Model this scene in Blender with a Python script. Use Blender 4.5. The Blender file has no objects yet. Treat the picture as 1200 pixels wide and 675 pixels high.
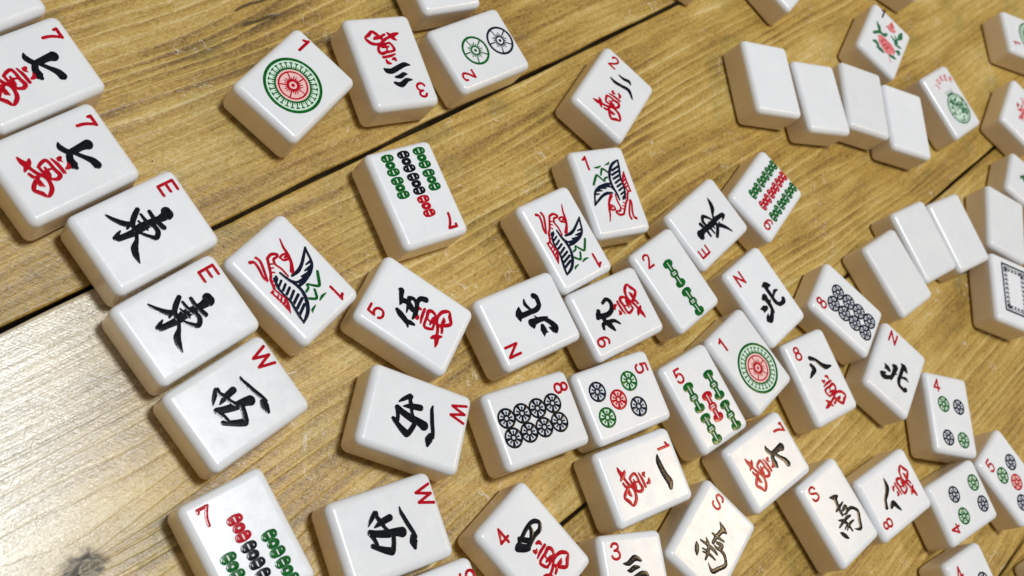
import bpy, bmesh, math, random
from mathutils import Vector, Matrix
MM = 0.001
scene = bpy.context.scene
COL = scene.collection
TW, TH, TD, TR_ = (23.0, 30.6, 12.8, 2.2)
CAM = (1288.03, 0.932441, 0.996083, 271.989)
POSE = {'w7a': (-109.38, 104.17, 0.0476), 'w7b': (-85.27, 99.16, 0.0446), 'Ea': (-61.43, 107.54, 0.0320), 'Eb': (-37.26, 104.31, 0.0399), 'Wa': (-13.04, 103.59, 0.0461), 'ba': (-33.25, 134.49, -1.3544), 'd1a': (-81.10, 168.24, 0.3050), 'w3a': (-76.24, 201.07, 4.4498), 'd2': (-68.76, 233.38, 3.0985), 'top': (-98.67, 236.18, 4.5258), 'w2': (-36.25, 273.30, 0.3580), 'b7a': (-37.61, 182.76, 4.5246), 'bb': (-3.79, 220.48, -1.6492), 'bc': (-8.98, 247.19, 1.2636), 'Ec': (17.74, 277.42, 3.2350), 'b9': (21.84, 310.79, 3.3811), 'w5': (-8.21, 159.90, 2.0403), 'Na': (10.67, 191.67, 2.9944), 'w9': (24.08, 221.51, 3.0048), 'b2': (26.73, 250.34, 1.6020), 'Nb': (49.53, 281.48, 1.6154), 'd8b': (72.08, 313.47, 1.9289), 'Nc': (100.61, 318.13, 0.3585), 'w8b': (83.10, 282.72, 1.3717), 'd1b': (62.90, 258.41, 1.6405), 'b5': (62.29, 232.89, 1.4701), 'd5a': (45.68, 205.60, -0.2439), 'd8a': (35.33, 174.99, -0.2695), 'Wb': (15.43, 142.32, -0.8707), 'w1': (68.17, 195.95, -0.2648), 'w7c': (91.24, 241.02, -0.0757), 'Sb': (120.16, 255.05, 1.5127), 'w8a': (130.59, 281.89, 3.0034), 'Sa': (96.38, 204.64, 0.2641), 'w3b': (90.55, 172.83, 1.0626), 'w4': (62.81, 151.29, 1.7244), 'Wc': (35.06, 119.05, -0.2842), 'b7b': (16.89, 86.61, 1.4695), 'd4b': (151.99, 309.41, 2.9289), 'd4a': (127.28, 330.39, 0.8993), 'd5b': (160.98, 339.89, 1.6768), 'd4c': (177.60, 290.49, 1.3441), 'bla': (-12.94, 349.72, 1.0611), 'blb': (3.38, 369.34, 1.0900), 'blc': (13.85, 392.63, 0.9166), 'bld': (30.95, 409.31, 0.9212), 'jok': (35.53, 444.97, 1.5252), 'flo': (-2.10, 427.65, 0.3795), 'ble': (74.87, 350.27, 1.5003), 'blf': (72.75, 374.88, 1.4094), 'blg': (79.51, 397.44, 1.3822), 'd1c': (33.61, 529.89, 2.5107), 'pk': (60.42, 489.41, 0.3595), 'gl': (88.07, 461.26, -1.1135), 'blh': (91.06, 429.49, 0.6981), 'wd': (113.08, 405.79, 0.7854), 'f54': (-46.34, 394.35, 0.2269), 't52': (-27.35, 471.84, -5.6236), 't53': (-71.79, 351.15, 0.5934), 'br': (204.62, 338.66, -0.2309), 'bot': (59.54, 115.86, -0.2793), 'tl': (-133.39, 101.99, 0.0698)}
S = {"east":[[[-1.77,6.94,2.07],[-0.27,6.7,1.38]],[[-0.99,6.88,2.35],[-0.78,4.44,1.51],[-0.95,1.65,1.63],[-0.99,-0.88,1.89],[-0.65,-3.02,1.6],[-0.8,-5.42,1.33],[-1.05,-7.43,1.27],[-1.49,-7.9,1.05]],[[-1.45,-7.83,1.11],[-2.02,-6.92,0.84],[-2.55,-5.78,0.32]],[[-3.66,3.28,0.82],[-1.81,3.22,0.96],[-0.17,3.53,1.04],[1.54,3.95,1.23]],[[-3.92,0.99,0.6],[-2.01,1.11,0.81],[-0.24,1.48,0.68]],[[-2.69,-0.5,0.49],[-1.36,-0.31,0.59]],[[-0.2,2.09,0.93],[1.78,2.16,1.09],[2.99,0.82,1.14],[1.81,-0.61,0.92],[0.4,-1.69,0.67]],[[-0.8,0.1,0.54],[0.27,0.15,0.49]],[[-5.39,0.96,1.03],[-4.06,-0.91,1.21],[-2.71,-2.16,1.07],[-1.04,-2.59,0.91]],[[-7.56,-6.52,0.42],[-5.88,-5.66,0.93],[-3.92,-4.22,1.33],[-3.15,-3.18,1.28],[-2.83,-1.83,0.67]],[[-3.06,-2.77,1.07],[-2.23,-4.06,0.48]],[[-0.68,-2.53,0.8],[1.23,-3.63,0.8],[2.8,-5.25,1.49],[4.57,-6.01,1.33],[6.72,-6.4,0.26]]],"west":[[[-4.79,3.75,0.44],[-3.72,3.66,0.79],[-2.53,3.96,0.92],[-0.15,4.55,0.97],[2.03,5.23,0.92],[3.55,5.53,0.88]],[[3.43,4.83,1.32],[4.64,4.55,1.75],[6.14,4.48,0.79]],[[-1.08,-6.1,1.28],[-0.3,-4.36,1.39],[0.5,-1.54,1.62],[0.81,0.77,1.63],[1.31,2.3,2.07]],[[-0.53,-6.06,0.94],[0.93,-5.51,0.89],[2.37,-5.36,0.94]],[[2.19,-6.55,0.97],[3.08,-5.33,1.06],[4.3,-3.39,1.39],[4.95,-2.07,1.61]],[[1.34,-0.27,1.08],[3.11,-0.8,1.08],[4.8,-1.54,1.16]],[[-2.78,-6.08,0.3],[-3.93,-4.96,0.86],[-5.4,-3.13,1.12],[-4.3,-3.05,0.86],[-2.92,-2.46,1.08],[-1.22,-1.87,0.75],[0.19,-1.18,0.95]],[[-2.02,-4.57,0.3],[-2.48,-3.1,1.03],[-2.81,-1.78,1.3],[-3.14,0.27,1.39]]],"north":[[[6.06,-4.79,1.46],[5.44,-5.49,1.41],[3.82,-5.44,1.26],[2.8,-5.13,1.26],[1.98,-3.57,1.38],[1.98,-1.14,1.3],[1.98,1.28,1.39],[2.15,3.12,1.58]],[[4.7,1.82,0.25],[3.4,2.47,1.73],[2.25,3.06,1.97],[0.62,3.34,0.34]],[[6.12,-1.04,0.45],[4.76,-0.68,1.05],[3.28,-1.31,0.8],[2.31,-1.94,0.62]],[[0.61,-1.83,0.2],[-0.52,-2.53,0.75],[-1.26,-2.85,1.0]],[[0.07,-0.21,0.25],[-0.98,-0.03,1.74],[-2.2,0.0,1.49],[-2.86,0.1,0.35]],[[-1.06,0.08,1.98],[-1.07,-2.34,1.45],[-1.3,-4.35,1.26],[-1.4,-5.99,0.5]],[[-1.59,-4.79,1.11],[-3.1,-6.19,1.39],[-5.04,-7.03,1.89],[-6.26,-6.59,1.11]],[[-4.44,-5.06,0.5],[-5.67,-6.02,1.26]],[[-3.3,-2.99,1.25],[-4.46,-2.75,1.87],[-6.22,-1.99,0.2]],[[-4.66,-2.62,1.5],[-5.51,-3.89,0.25]]],"south":[[[-1.16,6.1,0.18],[0.33,5.28,1.4],[1.41,4.81,1.89],[2.48,4.69,0.91]],[[1.14,4.59,1.67],[0.57,2.53,1.33],[0.21,0.48,1.2],[0.17,-1.1,1.02]],[[-1.45,1.13,0.66],[0.42,1.46,1.21],[3.32,1.93,0.54]],[[1.35,-0.1,0.9],[2.87,0.34,1.33],[3.47,-0.0,1.2],[2.56,-1.47,1.02],[0.97,-1.45,0.54]],[[3.02,-1.24,1.02],[5.02,-1.27,1.14],[6.64,-2.46,1.08],[7.23,-3.99,1.25],[5.85,-6.32,1.31],[4.55,-8.4,1.41],[3.16,-8.23,0.82],[1.79,-7.26,0.18]],[[-3.9,-3.48,0.59],[-1.25,-3.0,1.07],[1.39,-2.8,1.13],[3.14,-3.09,0.72]],[[-2.59,-1.57,0.48],[-0.73,-2.89,1.25],[0.1,-4.58,1.13],[0.53,-7.24,0.65]],[[-2.1,-5.15,0.47],[0.03,-4.46,0.77]],[[-1.46,-5.89,0.47],[1.09,-4.92,1.01],[3.46,-4.95,0.53]],[[0.07,-2.9,0.6],[2.71,-3.04,0.72]],[[-4.78,-4.92,0.41],[-4.13,-5.79,1.42],[-3.32,-7.13,1.47],[-2.64,-8.24,0.41]]],"wan":[[[-1.09,-0.77,0.55],[-1.08,0.0,0.65],[-0.7,-0.66,0.9],[0.18,-0.27,0.25]],[[1.01,0.8,0.55],[1.88,0.42,1.0],[2.08,-0.43,0.55]],[[-1.64,-2.13,0.4],[0.29,-1.62,0.75],[2.76,-1.39,0.7]],[[-1.09,-5.98,0.59],[-1.69,-4.92,0.74],[-1.93,-3.58,0.75],[-0.76,-3.09,0.65],[1.03,-2.98,0.75],[2.78,-2.64,0.9],[3.47,-3.54,0.84],[3.05,-4.86,0.69],[2.09,-5.35,0.54]],[[-1.05,-5.85,0.62],[0.14,-5.77,0.62],[1.32,-5.36,0.74],[2.48,-5.03,0.62]],[[-0.33,-4.69,0.5],[0.96,-4.66,0.64],[1.9,-4.65,0.5]],[[0.47,-5.85,0.49],[0.46,-4.17,0.5],[0.9,-3.01,0.45]],[[-2.68,-8.06,0.89],[-1.15,-7.62,0.69],[0.48,-6.91,0.79],[1.7,-6.01,0.74],[3.17,-5.77,0.74],[4.9,-6.18,0.89],[5.96,-7.17,0.88],[6.42,-8.22,0.49],[5.11,-8.92,0.93],[3.65,-10.0,0.78],[2.65,-9.5,0.88],[1.67,-8.26,0.88],[0.88,-7.11,0.74]],[[2.08,-7.71,0.64],[2.96,-7.85,1.03],[3.73,-7.48,0.44]],[[-0.47,-8.77,0.64],[0.74,-8.25,0.74],[1.08,-7.21,0.62]],[[-5.26,-8.84,0.44],[-4.02,-8.61,0.99],[-2.78,-8.01,1.33],[-3.11,-7.19,0.99],[-3.77,-6.68,0.45]],[[-2.64,-7.93,1.36],[-1.48,-9.26,0.44]]],"five":[[[-2.14,5.55,1.01],[-2.69,4.21,1.61],[-3.62,1.83,1.41],[-4.86,0.64,0.47]],[[-3.48,1.91,1.01],[-3.28,0.47,1.21],[-3.15,-0.69,0.68]],[[3.5,7.62,0.68],[3.67,6.93,1.5],[2.09,6.29,1.15],[0.97,5.58,1.42],[-0.39,5.51,0.34]],[[1.15,5.44,1.29],[1.58,3.85,1.43],[0.59,1.82,1.5],[0.24,0.76,0.68]],[[2.94,3.95,1.23],[3.5,2.87,1.03],[2.91,1.69,0.89],[1.54,0.74,0.89]],[[2.94,3.95,1.09],[1.28,3.43,1.09],[-1.3,2.8,0.34]],[[5.44,-0.46,1.52],[4.82,1.0,1.31],[3.34,1.36,1.1],[1.54,0.74,1.23],[-0.25,0.43,1.22],[-1.89,0.47,0.54]]],"seven":[[[-4.62,1.56,0.34],[-3.32,1.33,1.27],[-1.43,2.43,1.19],[-1.24,3.87,1.42],[-1.33,6.15,1.66],[-1.19,7.49,2.25]],[[-1.31,2.67,1.3],[0.25,1.7,1.41],[2.04,1.56,1.87],[2.89,1.72,0.96]],[[-0.54,3.57,0.85],[1.36,5.01,1.03],[2.96,6.18,1.49],[4.41,6.56,1.73]]],"eight":[[[-1.57,7.26,1.41],[0.61,5.99,1.04],[2.25,3.75,1.42],[3.85,2.36,1.71],[6.65,1.86,0.48]],[[-2.51,5.02,1.13],[-1.89,3.2,1.69],[-3.74,2.12,1.21],[-5.28,1.29,0.56]]],"nine":[[[4.55,3.89,0.91],[5.18,2.04,1.06],[3.92,0.94,1.22],[1.88,1.47,1.37],[0.77,3.5,1.36],[0.88,6.29,1.58],[1.75,7.62,1.57]],[[2.76,6.86,1.27],[1.04,8.17,1.27]],[[0.74,6.38,1.13],[-1.25,6.01,1.35],[-2.93,4.97,1.5],[-4.56,4.27,0.68]],[[-1.61,5.06,1.35],[-1.89,2.84,0.98],[-3.49,1.24,0.53]],[[-2.79,7.97,0.82],[-1.48,7.35,1.2],[-1.46,4.96,1.13]]],"four":[[[5.26,5.11,1.14],[5.95,3.88,0.95],[4.58,2.57,1.08],[2.2,2.61,1.13],[0.03,2.27,1.25],[-2.1,1.72,1.12],[-3.6,2.86,1.24],[-4.59,4.0,1.05],[-3.04,4.37,1.12],[-0.81,5.02,1.0],[1.9,5.64,1.01],[4.08,5.68,1.01],[5.26,5.11,1.14]],[[-1.98,5.14,1.24],[-0.13,2.81,1.38]],[[2.83,5.38,0.82],[2.36,4.04,1.07],[1.07,2.88,1.07]],[[-3.76,4.07,1.55],[-1.76,1.8,1.56]]],"three":[[[3.86,2.33,0.56],[3.16,3.0,1.44],[1.61,3.28,1.44],[-1.06,2.34,1.37],[-3.48,1.58,1.3],[-5.25,1.95,0.33]],[[1.11,5.33,0.56],[-0.54,5.3,1.21],[-2.05,4.65,1.13],[-3.15,4.77,0.32]],[[2.05,7.1,0.72],[0.09,7.95,1.52],[-2.31,6.69,1.21],[-4.19,6.77,0.32]]],"two":[[[-4.33,3.97,0.46],[-2.15,3.77,1.11],[0.4,4.49,1.02],[3.44,5.31,1.21],[6.06,3.4,0.56]],[[-2.3,7.55,0.47],[-0.23,7.68,0.94],[1.76,8.49,1.13],[3.03,7.83,0.38]]],"one":[[[-4.52,7.02,0.47],[-2.3,6.56,1.58],[1.53,7.03,1.73],[4.14,7.84,2.05],[5.92,7.41,1.1]]],"bird_black":[[[-8.72,-4.11,0.32],[-8.03,-2.73,0.55],[-7.3,-0.78,0.59],[-6.41,0.52,0.71],[-4.54,1.52,0.98],[-2.63,1.97,1.05],[-0.89,2.29,0.97],[0.62,2.39,0.54]],[[-8.63,-4.03,0.47],[-6.37,-2.56,0.67],[-4.18,-1.3,0.74],[-2.14,-0.7,0.85],[0.08,-0.82,0.54]],[[-5.64,0.65,0.71],[-3.72,0.44,0.39]],[[-3.65,1.55,0.86],[-1.73,0.98,0.39]],[[-1.61,1.88,0.85],[0.3,1.31,0.54],[1.04,0.19,0.31]],[[-6.81,-0.43,0.63],[-5.23,-0.55,0.35]],[[2.07,-3.41,0.53],[1.79,-1.18,0.69],[1.16,1.34,0.77],[1.11,3.89,0.77],[1.93,6.22,0.85],[3.56,8.36,0.84],[5.26,9.42,0.76],[7.23,10.12,0.38]],[[7.17,10.07,0.53],[6.76,8.13,0.68],[6.22,6.08,0.68],[5.69,4.04,0.64],[5.74,1.51,0.61],[5.5,-0.78,0.61],[4.41,-3.35,0.61]],[[3.64,-3.46,0.53],[3.89,-2.82,0.53],[4.79,-2.27,0.45]],[[3.38,-1.75,0.53],[4.96,-1.08,0.53]],[[3.21,-0.36,0.57],[4.96,0.42,0.57]],[[3.04,1.03,0.61],[4.94,1.78,0.61]],[[2.81,2.37,0.61],[5.05,3.33,0.61]],[[2.64,3.87,0.65],[5.25,4.76,0.65]],[[2.58,5.27,0.65],[5.68,6.3,0.65]],[[3.33,6.8,0.65],[6.28,7.89,0.65]]],"bird_red":[[[-4.86,-10.06,0.31],[-3.88,-7.83,0.54],[-3.48,-6.15,0.7],[-2.51,-3.67,0.7],[-0.8,-1.65,1.0]],[[-0.99,-6.4,0.54],[-1.25,-5.35,0.54],[-2.57,-4.77,0.54],[-3.41,-5.45,0.54],[-2.45,-6.48,0.54],[-1.05,-6.46,0.54]],[[-2.06,-5.64,0.46],[-2.64,-5.57,0.62]],[[1.79,-8.41,0.61],[0.12,-8.55,0.69],[-1.06,-7.5,0.61],[-0.43,-7.11,0.54],[0.67,-7.15,0.61],[1.37,-5.82,0.53],[0.98,-4.02,0.54],[1.05,-1.47,0.46]],[[1.79,-8.41,0.61],[2.77,-6.97,0.61],[4.29,-4.74,0.61],[5.41,-3.68,0.6],[6.5,-1.37,0.6],[7.73,-1.06,0.53]],[[2.42,-6.93,0.38],[1.69,-6.34,0.34]],[[3.12,-6.01,0.38],[2.42,-5.54,0.34]],[[3.81,-5.1,0.38],[3.12,-4.47,0.34]],[[5.49,-3.5,0.38],[5.02,-2.87,0.34]],[[6.01,-2.6,0.38],[5.63,-1.88,0.34]],[[6.24,-10.54,0.75],[5.38,-9.84,0.6],[5.62,-7.82,0.6],[6.43,-5.52,0.53],[6.46,-4.21,0.6]],[[4.11,-10.39,0.68],[3.94,-8.92,0.6],[4.9,-6.73,0.6],[6.26,-4.14,0.53]],[[7.84,-1.11,0.53],[7.72,1.33,0.53],[7.68,3.85,0.53],[7.92,5.93,0.3]],[[7.87,5.77,0.38],[6.77,4.12,0.53],[6.06,2.33,0.53],[6.31,1.02,0.45],[6.64,-1.23,0.53]],[[6.83,0.49,0.38],[7.64,1.0,0.34]],[[6.39,1.35,0.45],[7.62,2.16,0.38]],[[6.29,2.54,0.53],[7.57,3.34,0.45]],[[6.66,3.71,0.53],[7.75,4.53,0.45]]],"bird_green":[[[-6.26,2.83,0.63],[-4.76,4.75,0.71],[-3.66,5.87,0.63],[-2.46,4.76,0.54],[-1.35,3.43,0.46],[-0.93,4.34,0.54],[0.28,4.69,0.54]],[[-1.9,5.81,0.54],[-1.28,6.91,0.62],[-0.42,7.81,0.62],[1.18,6.46,0.54]],[[-3.66,8.51,0.23],[-2.19,8.44,0.62],[-0.85,8.78,0.31]],[[1.1,8.95,0.23],[2.62,9.26,0.61],[3.24,9.84,0.23]]],"peony_red":[[[-3.69,-1.81,1.27],[-2.31,-1.06,2.55],[0.11,-1.29,3.41],[2.61,-1.71,3.84],[4.64,-2.13,3.42],[5.68,-3.11,1.28]],[[-2.68,-3.36,1.7],[-0.36,-3.97,2.97],[2.26,-4.77,3.39],[4.08,-4.61,2.12]],[[-0.4,11.81,0.87],[0.28,9.82,3.04],[-0.16,7.66,2.17],[1.61,8.03,1.74],[2.64,9.2,0.87]],[[-2.27,6.9,0.43],[-0.84,8.25,1.73]],[[4.3,-7.29,0.34],[5.94,-8.64,0.59]]],"peony_green":[[[-6.96,4.8,0.86],[-5.64,3.04,1.28],[-3.84,1.27,1.71]],[[-5.41,4.4,0.6],[-3.81,1.85,0.85]],[[-6.6,-2.15,1.27],[-5.08,0.13,1.45],[-3.6,1.27,1.28]],[[-3.53,1.08,1.28],[-1.44,1.82,1.71],[-0.63,3.56,0.86]],[[-5.44,-6.73,0.84],[-4.14,-5.81,1.85],[-2.83,-6.21,1.69]],[[-2.7,-7.92,0.84],[-1.03,-7.38,2.11],[0.85,-7.41,1.27]],[[5.98,11.35,0.88],[5.96,8.58,2.61],[5.5,6.41,0.87]],[[4.94,3.88,2.16],[2.97,4.1,0.86],[1.57,4.7,0.52]],[[3.11,6.44,0.52],[4.95,5.24,1.3],[4.8,2.9,1.29]],[[5.07,2.12,0.86],[7.18,2.87,1.29],[8.25,3.25,0.61]],[[6.61,-1.0,0.86],[7.94,-0.05,2.15],[8.17,-1.41,0.86]],[[4.21,-6.33,0.85],[6.17,-5.22,1.7],[7.69,-4.86,0.68]]],"peony_dark":[[[-1.57,-3.18,0.51],[-0.8,-0.7,0.43],[0.38,-0.72,0.43]],[[-0.36,-3.97,0.51],[0.85,-2.07,0.43],[2.27,-2.09,0.51]],[[1.66,-4.38,0.51],[2.81,-2.29,0.43],[3.99,-2.31,0.51]],[[0.78,-3.22,0.42],[2.6,-4.4,0.42]],[[1.73,-0.54,0.43],[3.63,-0.57,0.43]],[[-0.44,11.21,0.61],[0.42,9.42,0.7]]]}
WORLD = [(0.0, (1.25, 0.84, 0.44)), (0.3, (0.66, 0.46, 0.24)), (0.62, (0.34, 0.32, 0.29)), (1.0, (0.5, 0.52, 0.58))]
WSTR = 0.4
LIGHTS = [('ceiling_lamp', (-0.05, 0.355, 1.7), (0.0, 0.25, 0.0), 0.24, 22.5, (0.9, 0.96, 1.0)), ('warm_lamp', (0.62, 1.42, 1.5), (0.05, 0.25, 0.0), 0.17, 5.5, (1.0, 0.7, 0.36))]
FOCUS = 0.305
FSTOP = 23.0


# ------------------------------------------------------------------ materials
def new_mat(name):
    m = bpy.data.materials.new(name); m.use_nodes = True
    nt = m.node_tree
    return m, nt, nt.nodes['Principled BSDF']

class NG:
    """tiny helper to wire math nodes"""
    def __init__(s, nt): s.nt = nt
    def n(s, t, **kw):
        o = s.nt.nodes.new(t)
        for k, v in kw.items(): setattr(o, k, v)
        return o
    def link(s, a, b): s.nt.links.new(a, b)
    def val(s, sock, v):
        if hasattr(v, 'default_value') or hasattr(v, 'links'): s.link(v, sock)
        else: sock.default_value = v
    def m(s, op, a, b=0.0, c=0.0, clamp=False):
        o = s.n('ShaderNodeMath', operation=op); o.use_clamp = clamp
        s.val(o.inputs[0], a); s.val(o.inputs[1], b); s.val(o.inputs[2], c)
        return o.outputs[0]
    def vec(s, x, y, z=0.0):
        o = s.n('ShaderNodeCombineXYZ'); s.val(o.inputs[0], x); s.val(o.inputs[1], y); s.val(o.inputs[2], z)
        return o.outputs[0]
    def noise(s, v, scale=1.0, detail=3.0, rough=0.55, dist=0.0):
        o = s.n('ShaderNodeTexNoise'); s.link(v, o.inputs['Vector'])
        o.inputs['Scale'].default_value = scale; o.inputs['Detail'].default_value = detail
        o.inputs['Roughness'].default_value = rough; o.inputs['Distortion'].default_value = dist
        return o.outputs['Fac']
    def step(s, a, lo, hi):
        o = s.n('ShaderNodeMapRange', interpolation_type='SMOOTHSTEP')
        s.val(o.inputs[0], a); o.inputs[1].default_value = lo; o.inputs[2].default_value = hi
        return o.outputs[0]
    def mix(s, f, a, b, mode='MIX'):
        o = s.n('ShaderNodeMix', data_type='RGBA', blend_type=mode)
        s.val(o.inputs[0], f)
        for i, c in ((6, a), (7, b)):
            if isinstance(c, tuple): o.inputs[i].default_value = (*c, 1)
            else: s.link(c, o.inputs[i])
        return o.outputs[2]
    def ramp(s, f, stops):
        o = s.n('ShaderNodeValToRGB'); e = o.color_ramp.elements
        while len(e) < len(stops): e.new(0.5)
        for q, (p, c) in zip(e, stops): q.position = p; q.color = (*c, 1)
        s.link(f, o.inputs[0])
        return o.outputs[0]

def wood_mat(name, seed, knots=(), cracks=(), tone=0.90, pale=0.0):
    m, nt, bs = new_mat(name); g = NG(nt)
    geo = g.n('ShaderNodeNewGeometry')
    sc = g.n('ShaderNodeVectorMath', operation='SCALE'); g.link(geo.outputs['Position'], sc.inputs[0]); sc.inputs['Scale'].default_value = 1000.0
    sep = g.n('ShaderNodeSeparateXYZ'); g.link(sc.outputs[0], sep.inputs[0])
    X, Y, Z = sep.outputs
    rnd = random.Random(seed)
    ox, oy, oz = rnd.uniform(-300, 300), rnd.uniform(-900, 900), rnd.uniform(0, 90)
    xo = g.m('ADD', X, ox); yo = g.m('ADD', Y, oy)
    def field(sx, sy, det=3.0, rough=0.55, zz=0.0, dist=0.0):
        return g.noise(g.vec(g.m('MULTIPLY', xo, sx), g.m('MULTIPLY', yo, sy), g.m('ADD', g.m('MULTIPLY', Z, sx), oz + zz)), 1.0, det, rough, dist)
    # annual rings: straight along the plank, gently warped
    w1 = g.m('MULTIPLY', g.m('SUBTRACT', field(0.017, 0.0042, 2.0), 0.5), 34.0)
    w2 = g.m('MULTIPLY', g.m('SUBTRACT', field(0.11, 0.012, 2.0, zz=7), 0.5), 3.2)
    w3 = g.m('MULTIPLY', g.m('SUBTRACT', field(0.5, 0.22, 2.0, zz=3), 0.5), 0.55)
    u = g.m('ADD', g.m('ADD', X, w1), g.m('ADD', w2, w3))
    kmask = None; khalo = None
    for (kx, ky, kr, amp) in knots:
        dx = g.m('SUBTRACT', X, kx); dy = g.m('MULTIPLY', g.m('SUBTRACT', Y, ky), 0.6)
        d = g.m('SQRT', g.m('ADD', g.m('MULTIPLY', dx, dx), g.m('MULTIPLY', dy, dy)))
        fall = g.m('DIVIDE', amp, g.m('ADD', 1.0, g.m('POWER', g.m('DIVIDE', d, kr * 1.5), 2.0)))
        sgn = g.m('DIVIDE', dx, g.m('ADD', g.m('ABSOLUTE', dx), kr * 0.6))
        u = g.m('ADD', u, g.m('MULTIPLY', fall, sgn))
        dn = g.m('ADD', d, g.m('MULTIPLY', g.m('SUBTRACT', field(0.35, 0.3, 4.0, zz=9), 0.5), kr * 1.1))
        km = g.step(dn, kr, kr * 0.55); kmask = km if kmask is None else g.m('MAXIMUM', kmask, km)
        kh = g.step(dn, kr * 2.4, kr * 0.8); khalo = kh if khalo is None else g.m('MAXIMUM', khalo, kh)
    ring = g.m('DIVIDE', u, 3.3)
    fr = g.m('FRACT', ring)
    # per-ring variation so the rings do not repeat
    cell = g.m('FLOOR', ring)
    wn = g.n('ShaderNodeTexWhiteNoise', noise_dimensions='1D'); g.link(cell, wn.inputs['W'])
    rv = wn.outputs['Value']
    late = g.m('MULTIPLY', g.step(fr, 0.0, 0.08), g.step(fr, 0.6, 0.1))     # darkening towards latewood
    ridge = g.m('MULTIPLY', g.step(fr, 0.62, 0.88), g.step(fr, 1.0, 0.90))    # thin pale ridge line
    amp = g.m('MULTIPLY', g.step(field(0.016, 0.006, 2.0, zz=31), 0.34, 0.72), 0.85)                  # where rings read strongly
    fib = field(1.1, 0.06, 4.0, 0.62, zz=11)
    fib2 = field(7.0, 0.5, 2.0, 0.6, zz=15)
    # rough-sawn cross marks in two diagonal directions
    def diag(ang, a, b, zz):
        c, s_ = math.cos(ang), math.sin(ang)
        p = g.m('ADD', g.m('MULTIPLY', xo, c), g.m('MULTIPLY', yo, s_)); q = g.m('SUBTRACT', g.m('MULTIPLY', yo, c), g.m('MULTIPLY', xo, s_))
        return g.noise(g.vec(g.m('MULTIPLY', p, a), g.m('MULTIPLY', q, b), oz + zz), 1.0, 3.0, 0.6)
    saw1 = diag(math.radians(38), 2.2, 0.26, 41); saw2 = diag(math.radians(-47), 2.0, 0.3, 47)
    grit = g.noise(g.vec(xo, g.m('MULTIPLY', yo, 0.62), Z), 1.15, 4.0, 0.72)
    blot = field(0.035, 0.015, 4.0, 0.6, zz=51)
    stain = g.step(field(0.055, 0.04, 3.0, 0.6, zz=57), 0.58, 0.75)
    # colour
    t = g.m('ADD', 0.62, g.m('MULTIPLY', g.m('SUBTRACT', blot, 0.5), 1.25))
    t = g.m('SUBTRACT', t, g.m('MULTIPLY', g.m('MULTIPLY', late, amp), g.m('ADD', 0.0, g.m('MULTIPLY', rv, 0.15))))
    t = g.m('ADD', t, g.m('MULTIPLY', g.m('MULTIPLY', ridge, g.m('ADD', 0.12, amp)), g.m('ADD', 0.02, g.m('MULTIPLY', rv, 0.26))))
    sawt = g.m('SUBTRACT', g.m('MULTIPLY', fr, g.step(fr, 1.0, 0.90)), 0.42)
    t = g.m('ADD', t, g.m('MULTIPLY', g.m('MULTIPLY', sawt, g.m('ADD', 0.2, rv)), g.m('ADD', 0.02, g.m('MULTIPLY', amp, 0.34))))
    band = g.noise(g.vec(g.m('MULTIPLY', u, 0.30), g.m('MULTIPLY', yo, 0.006), oz), 1.0, 3.0, 0.55)
    t = g.m('ADD', t, g.m('MULTIPLY', g.m('SUBTRACT', band, 0.5), 0.62))
    t = g.m('ADD', t, g.m('MULTIPLY', g.m('SUBTRACT', fib, 0.5), 0.68))
    t = g.m('ADD', t, g.m('MULTIPLY', g.m('SUBTRACT', fib2, 0.5), 0.16))
    t = g.m('ADD', t, g.m('MULTIPLY', g.m('SUBTRACT', saw1, 0.5), 0.36))
    t = g.m('ADD', t, g.m('MULTIPLY', g.m('SUBTRACT', saw2, 0.5), 0.36))
    t = g.m('ADD', t, g.m('MULTIPLY', g.m('SUBTRACT', grit, 0.5), 0.80), clamp=True)
    k = tone
    colr = g.ramp(t, [(0.0, (0.085*k, 0.048*k, 0.008*k)), (0.3, (0.24*k, 0.138*k, 0.030*k)), (0.56, (0.44*k, 0.272*k, 0.060*k)), (0.8, (0.58*k, 0.395*k, 0.108*k)), (1.0, (0.68*k, 0.53*k, 0.24*k))])
    # lamp sheen painted as a silvery area near the front table corner; olive stains
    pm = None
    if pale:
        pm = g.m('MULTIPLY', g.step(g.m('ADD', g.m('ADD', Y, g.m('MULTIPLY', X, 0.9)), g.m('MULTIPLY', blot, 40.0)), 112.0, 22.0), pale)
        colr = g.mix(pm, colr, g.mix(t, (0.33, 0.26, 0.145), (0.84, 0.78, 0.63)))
    colr = g.mix(g.m('MULTIPLY', stain, 0.55), colr, g.mix(t, (0.085, 0.066, 0.014), (0.33, 0.265, 0.075)))
    # pale lint and scratches, tiny dark specks
    ln = g.m('ABSOLUTE', g.m('SUBTRACT', g.noise(g.vec(xo, yo, 5.0), 0.10, 2.0, 0.5, 1.5), 0.5))
    lint = g.m('MULTIPLY', g.step(ln, 0.010, 0.003), g.step(g.noise(g.vec(yo, xo, 9.0), 0.075, 3.0, 0.6), 0.54, 0.62))
    colr = g.mix(g.m('MULTIPLY', lint, 0.45), colr, (0.80, 0.76, 0.66))
    spk = g.step(g.noise(g.vec(xo, yo, 21.0), 0.55, 2.0, 0.5), 0.775, 0.80)
    colr = g.mix(g.m('MULTIPLY', spk, 0.75), colr, (0.07, 0.045, 0.016))
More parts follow.
